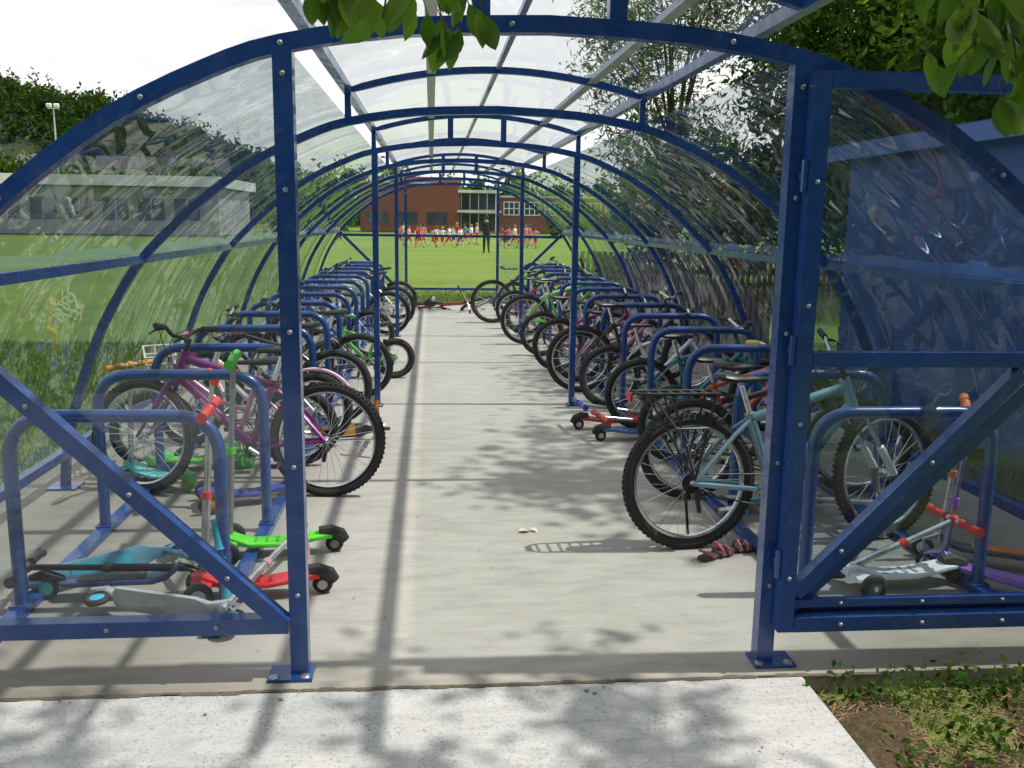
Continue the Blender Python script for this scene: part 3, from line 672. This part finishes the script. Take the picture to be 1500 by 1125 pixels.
# ------------------------------------------------------------------ buildings
BR=m_brick('red_brick',(.24,.06,.04),(.22,.17,.14)); WH=simple('white_panel',(.7,.71,.72),.5,vs=1); GLS=simple('dark_glazing',(.05,.065,.08),.08,0,.5,vs=.6); GR=simple('grey_panel',(.36,.37,.38),.6,vs=1)
e=empty('school_building'); Yb=102
g=G()
g.box((-2.3,Yb+5,2.6),(10.8,10,5.2)); g.box((-.6,Yb+6.2,3.0),(7.0,9,6.0)); g.box((16.0,Yb+6,1.95),(18,9,3.9))
g.obj('brick_walls',[BR],parent=e,smooth=False)
g=G(); g.box((5.2,Yb+5.2,2.2),(4.0,8,4.4)); g.box((16,Yb+6,4.0),(18.4,9.4,.2)); g.box((-2.3,Yb+5,5.26),(11.0,10.4,.12)); g.box((5.2,Yb+.6,4.45),(4.6,2.2,.3)); g.box((5.2,Yb-.2,2.3),(4.8,1.6,.22))
g.obj('roof_and_canopy',[simple('roof_grey_white',(.5,.51,.52),.5,vs=1)],parent=e,smooth=False)
g=G(); g.box((5.2,Yb+1.15,3.4),(3.8,.1,1.7)); g.box((5.2,Yb+1.15,1.1),(3.8,.1,2.0))
for i in range(7): g.box((8.9+i*2.3,Yb+1.47,2.7),(1.7,.1,1.3),0)
for i in range(3): g.box((-5.8+i*3.2,Yb-.02,1.5),(2.2,.08,1.3),0)
g.obj('windows',[GLS],parent=e,smooth=False)
g=G()
for i in range(7):
    for dx in (-.85,-.28,.28,.85): g.box((8.9+i*2.3+dx,Yb+1.40,2.7),(.09,.06,1.4))
    for dz in (-.7,0,.7): g.box((8.9+i*2.3,Yb+1.39,2.7+dz),(1.8,.05,.09))
for dx in (-1.9,-.95,0,.95,1.9): g.box((5.2+dx,Yb+1.08,2.2),(.07,.06,4.2))
g.obj('window_frames',[WH],parent=e,smooth=False)
e=empty('low_school_block'); g=G(); g.box((-27,78,1.75),(22,12,3.5)); g.obj('walls',[GR],parent=e,smooth=False)
g=G(); g.box((-27,77.5,3.95),(23,14,.75)); g.obj('white_roof_fascia',[WH],parent=e,smooth=False)
g=G()
for i in range(8): g.box((-36.5+i*2.6,71.97,1.9),(2.0,.08,1.6))
g.obj('windows',[GLS],parent=e,smooth=False)
g=G()
for i in range(8):
    for dx in (-1,0,1): g.box((-36.5+i*2.6+dx,71.92,1.9),(.1,.06,1.7))
g.obj('window_frames',[GR],parent=e,smooth=False)
def house(x,y,w,d,h,rh,col):
    e=empty('terraced_house'); g=G(); g.box((x,y,h/2),(w,d,h)); g.obj('walls',[simple('render_%.1f'%col,(col,col*.97,col*.9),.8,vs=.5)],parent=e,smooth=False)
    g=G(); a=w/2+.3; b=d/2+.3
    g.add([(x-a,y-b,h),(x+a,y-b,h),(x+a,y+b,h),(x-a,y+b,h),(x-a,y,h+rh),(x+a,y,h+rh)],[(0,1,5,4),(3,4,5,2),(0,4,3),(1,2,5),(0,3,2,1)],0)
    g.box((x+a*.5,y,h+rh+.2),(.8,.8,1.4)); g.obj('slate_roof',[simple('slate',(.10,.09,.09),.8,vs=.5)],parent=e,smooth=False)
    g=G()
    for i in range(4):
        for z in (h*.25,h*.7): g.box((x-w*.37+i*w*.25,y-d/2-.03,z),(1.3,.08,1.3))
    g.obj('windows',[GLS],parent=e,smooth=False)
for i in range(5): house(-112+i*15,205+3*i,12,8,11+1*(i<2),3.0,.50+.1*(i%2))
g=G(); g.tube([(-42,110,0),(-42,110,6),(-42,110,13)],[.16,.12,.08],0,8); g.box((-42,110,13),(1.2,.2,.14),0)
for dx in (-.4,.4): g.box((-42+dx,109.8,13.3),(.5,.35,.35),1,Matrix.Rotation(.4,3,'X'))
g.obj('floodlight_mast',[simple('mast_grey',(.45,.46,.47),.5,.5),WH])
# ------------------------------------------------------------------ people
def person(x,y,h,ang,shirt,short,hair,seed,stride=.3,arm=.4,long=False,name='child'):
    rg=random.Random(seed)
    kid=h<1.5; hs=1.18 if kid else 1
    ch=[('pel',(0,0,.51),.078,None),('sp',(0,0,.61),.066,'pel'),('chs',(.005,0,.73),.078,'sp'),('nk0',(0,0,.81),.045,'chs'),('nk',(.005,0,.845),.026,'nk0'),('hd0',(.012,0,.875),.036*hs,'nk'),('hd',(.012,0,.925),.054*hs,'hd0'),('ht',(.008,0,.965),.040*hs,'hd')]
    for sy,ph in ((1,1),(-1,-1)):
        t='L' if sy>0 else 'R'; a=stride*ph; b=-arm*ph
        hip=V((0,sy*.052,.49)); kn=hip+V((math.sin(a)*.235,0,-math.cos(a)*.235)); bend=a-.25*(1 if ph<0 else .15)-abs(stride)*.4*(ph<0)
        an=kn+V((math.sin(bend)*.215,0,-math.cos(bend)*.215)); toe=an+V((.075,sy*.012,-.018))
        ch+=[('hip'+t,hip,.055,'pel'),('kn'+t,kn,.036,'hip'+t),('cf'+t,kn*.6+an*.4,.033,'kn'+t),('an'+t,an,.021,'cf'+t),('toe'+t,toe,.019,'an'+t)]
        shd=V((0,sy*.105,.80)); eb=shd+V((math.sin(b)*.16,sy*.03,-math.cos(b)*.16)); b2=b+.5; wr=eb+V((math.sin(b2)*.14,0,-math.cos(b2)*.14)); hn=wr+(wr-eb).normalized()*.045
        ch+=[('sh'+t,shd,.033,'nk0'),('eb'+t,eb,.024,'sh'+t),('wr'+t,wr,.015,'eb'+t),('hn'+t,hn,.018,'wr'+t)]
    idx={c[0]:i for i,c in enumerate(ch)}
    me=bpy.data.meshes.new('b'); me.from_pydata([tuple(V(c[1])) for c in ch],[(idx[c[3]],i) for i,c in enumerate(ch) if c[3]],[])
    ob=bpy.data.objects.new('b',me); sc.collection.objects.link(ob)
    ob.modifiers.new('s','SKIN'); lay=me.skin_vertices[0].data
    for i,c in enumerate(ch): lay[i].radius=(c[2],c[2]*(1.25 if c[0] in('pel','sp','chs') else 1)); lay[i].use_root=(i==0)
    sbm=ob.modifiers.new('ss','SUBSURF'); sbm.levels=1
    dg=bpy.context.evaluated_depsgraph_get(); bm=bpy.data.meshes.new_from_object(ob.evaluated_get(dg)); bpy.data.objects.remove(ob)
    zmin=min(v.co.z for v in bm.vertices)
    g=G(); vs=[v.co.copy() for v in bm.vertices]; fs=[tuple(p.vertices) for p in bm.polygons]; g.add(vs,fs,0)
    for i,p in enumerate(bm.polygons):
        c=p.center; m=0
        near=min(ch,key=lambda q:(V(q[1])-c).length)[0]
        if near[:2]=='to' or (near[:2]=='an' and c.z<.09): m=4
        elif near in('pel',) or near[:3]=='hip' : m=2
        elif near[:2] in('kn','cf','an'): m=2 if (long or (near[:2]=='kn' and c.z>.31)) else 0
        elif near in('sp','chs','nk0') or near[:2]=='sh': m=1
        elif near[:2]=='eb': m=1 if long else 0
        elif near in('ht',): m=3
        elif near=='hd' and (c.x<0.0 or c.z>.955): m=3
        g.m[i]=m
    hd=V((.012,0,.925)); r=.054*hs
    g.ell(hd+V((-.012,0,.010)),(r*1.0,r*1.02,r*1.05),3,10,8)
    for sy in (-1,1):
        g.ell(hd+V((r*.93,sy*r*.38,r*.05)),(.006,.008,.005),5,6,4); g.ell(hd+V((0,sy*r*1.0,-.002)),(.01,.006,.014),0,6,4)
        w_,h_=V(ch[idx['wr'+('L' if sy>0 else 'R')]][1]),V(ch[idx['hn'+('L' if sy>0 else 'R')]][1]); d=(h_-w_).normalized()
        for k in range(4): 
            o0=h_+V((.010*(k-1.5),0,0)); g.tube([o0,o0+d*(.026+.004*(k in(1,2))),o0+d*.042+V((.006,0,0))],[.0055,.005,.0035],0,5)
        g.tube([w_+d*.02,w_+d*.035+V((.016,0,0)),w_+d*.055+V((.02,0,0))],[.006,.0055,.004],0,5)
    g.ell(hd+V((r*1.02,0,-r*.15)),(.009,.006,.010),0,6,4); g.ell(hd+V((r*.95,0,-r*.5)),(.004,.014,.003),6,6,4)
    if kid and rg.random()<.6: g.tube([hd+V((-.04,0,.01)),hd+V((-.065,0,-.02)),hd+V((-.055,0,-.075))],[.022,.02,.008],3,8)
    q=lambda t,c2:simple('%s_%.2f_%.2f_%.2f'%(t,*c2),c2,.8)
    mats=[simple('skin',(.55,.33,.24),.6),q('shirt',shirt),q('trousers',short),q('hair',hair),BLK,BLK,simple('lips',(.4,.12,.1),.5)]
    m=Matrix.Translation((x,y,-.07-zmin*h))@Matrix.Rotation(ang,4,'Z')@Matrix.Scale(h,4)
    return g.obj(name,mats,m)
rp=random.Random(9)
RED=(.5,.03,.035); WT=(.75,.74,.72); NV=(.03,.04,.09); 
hairs=[(.03,.02,.012),(.12,.06,.025),(.32,.2,.08),(.05,.03,.02)]
for i in range(27):
    px=-2.0+i*.33+rp.uniform(-.15,.15); yy=57+rp.uniform(-6,3)
    if 2.9<px<4.3: px+=1.4
    person(px*yy/59,yy,rp.uniform(1.2,1.42),rp.uniform(0,6.28),rp.choice([RED,WT,WT,RED,(.7,.3,.35),(.1,.25,.5),(.75,.74,.72)]),rp.choice([RED,RED,NV,(.4,.4,.42),(.5,.05,.06)]),rp.choice(hairs),i,rp.choice([.1,.3,.5]),rp.choice([.2,.6,.9]))
person(2.60,44,1.85,PI/2+.1,(.02,.022,.03),(.02,.022,.03),(.03,.02,.012),77,.12,.15,True,'man')
person(-5.4,55,1.3,PI,RED,NV,(.12,.06,.025),78,.5,.6)
# ------------------------------------------------------------------ overhanging tree near the camera
ct=empty('cherry_tree'); rn=random.Random(21); g=G()
g.tube([(3.6,-.6,-.1),(3.55,-.5,1.2),(3.4,-.3,2.6),(2.9,.2,3.6)],[.17,.14,.12,.08],0,10)
g.tube([(3.4,-.3,2.5),(2.4,.8,3.0),(1.5,1.6,2.75),(1.25,1.95,2.35),(1.2,2.0,2.08)],[.06,.04,.022,.012,.004],0,7)
g.tube([(2.9,.2,3.4),(1.6,1.0,3.1),(.5,1.7,2.7),(.05,2.0,2.35),(-.06,2.02,2.12)],[.05,.035,.02,.010,.004],0,7)
for ex,ez in ((-.2,2.02),(.02,1.99),(-.1,1.97)): g.tube([(-.04,2.01,2.2),((-.04+ex)/2,2.0,2.12),(ex,2.0,ez)],[.004,.003,.002],0,5)
for ex,ez in ((1.1,2.0),(1.28,1.93),(1.36,1.86)): g.tube([(1.2,2.0,2.15),((1.2+ex)/2,2.0,2.08),(ex,2.0,ez)],[.004,.003,.002],0,5)
g.tube([(2.9,.2,3.5),(1.8,.9,4.0),(1.0,1.8,4.2)],[.07,.05,.02],0,7)
g.obj('trunk_and_limbs',[BARK],parent=ct)
NL=m_leaf('cherry_leaf',(.055,.12,.02),.55,.25,True); NL2=m_leaf('cherry_leaf_pale',(.11,.19,.036),.6,.2,True)
g=G()
def cluster(cx,cy,cz,rx,ry,rz,cnt):
    for i in range(cnt):
        bx,by,bz=cx+rn.uniform(-rx,rx),cy+rn.uniform(-ry,ry),cz+rn.uniform(-rz,rz)
        a=rn.uniform(0,6.28); d=(math.cos(a)*rn.uniform(.1,.9),math.sin(a)*.4,-rn.uniform(.5,1.4))
        s=(rn.uniform(.4,1)*rn.choice((-1,1)),rn.uniform(-.7,.7),rn.uniform(-.3,.3)); L=rn.uniform(.060,.098)
        leafshape(g,(bx,by,bz),d,s,L,L*rn.uniform(.23,.30),rn.randint(0,1),rn.uniform(-.1,.3))
        g.tube([(bx,by,bz),(bx-.01,by,bz+.03)],.0012,2,4)
cluster(-.08,2.0,2.07,.17,.08,.05,34); cluster(-.04,2.0,2.00,.16,.06,.025,12); cluster(.04,2.0,1.975,.05,.03,.02,5); cluster(-.22,2.0,2.03,.04,.04,.04,7)
cluster(1.22,2.0,2.08,.20,.1,.08,60); cluster(1.25,2.0,1.97,.16,.08,.05,26); cluster(1.33,2.0,1.86,.09,.05,.04,16)
g.obj('hanging_leaves',[NL,NL2,BARK],parent=ct)
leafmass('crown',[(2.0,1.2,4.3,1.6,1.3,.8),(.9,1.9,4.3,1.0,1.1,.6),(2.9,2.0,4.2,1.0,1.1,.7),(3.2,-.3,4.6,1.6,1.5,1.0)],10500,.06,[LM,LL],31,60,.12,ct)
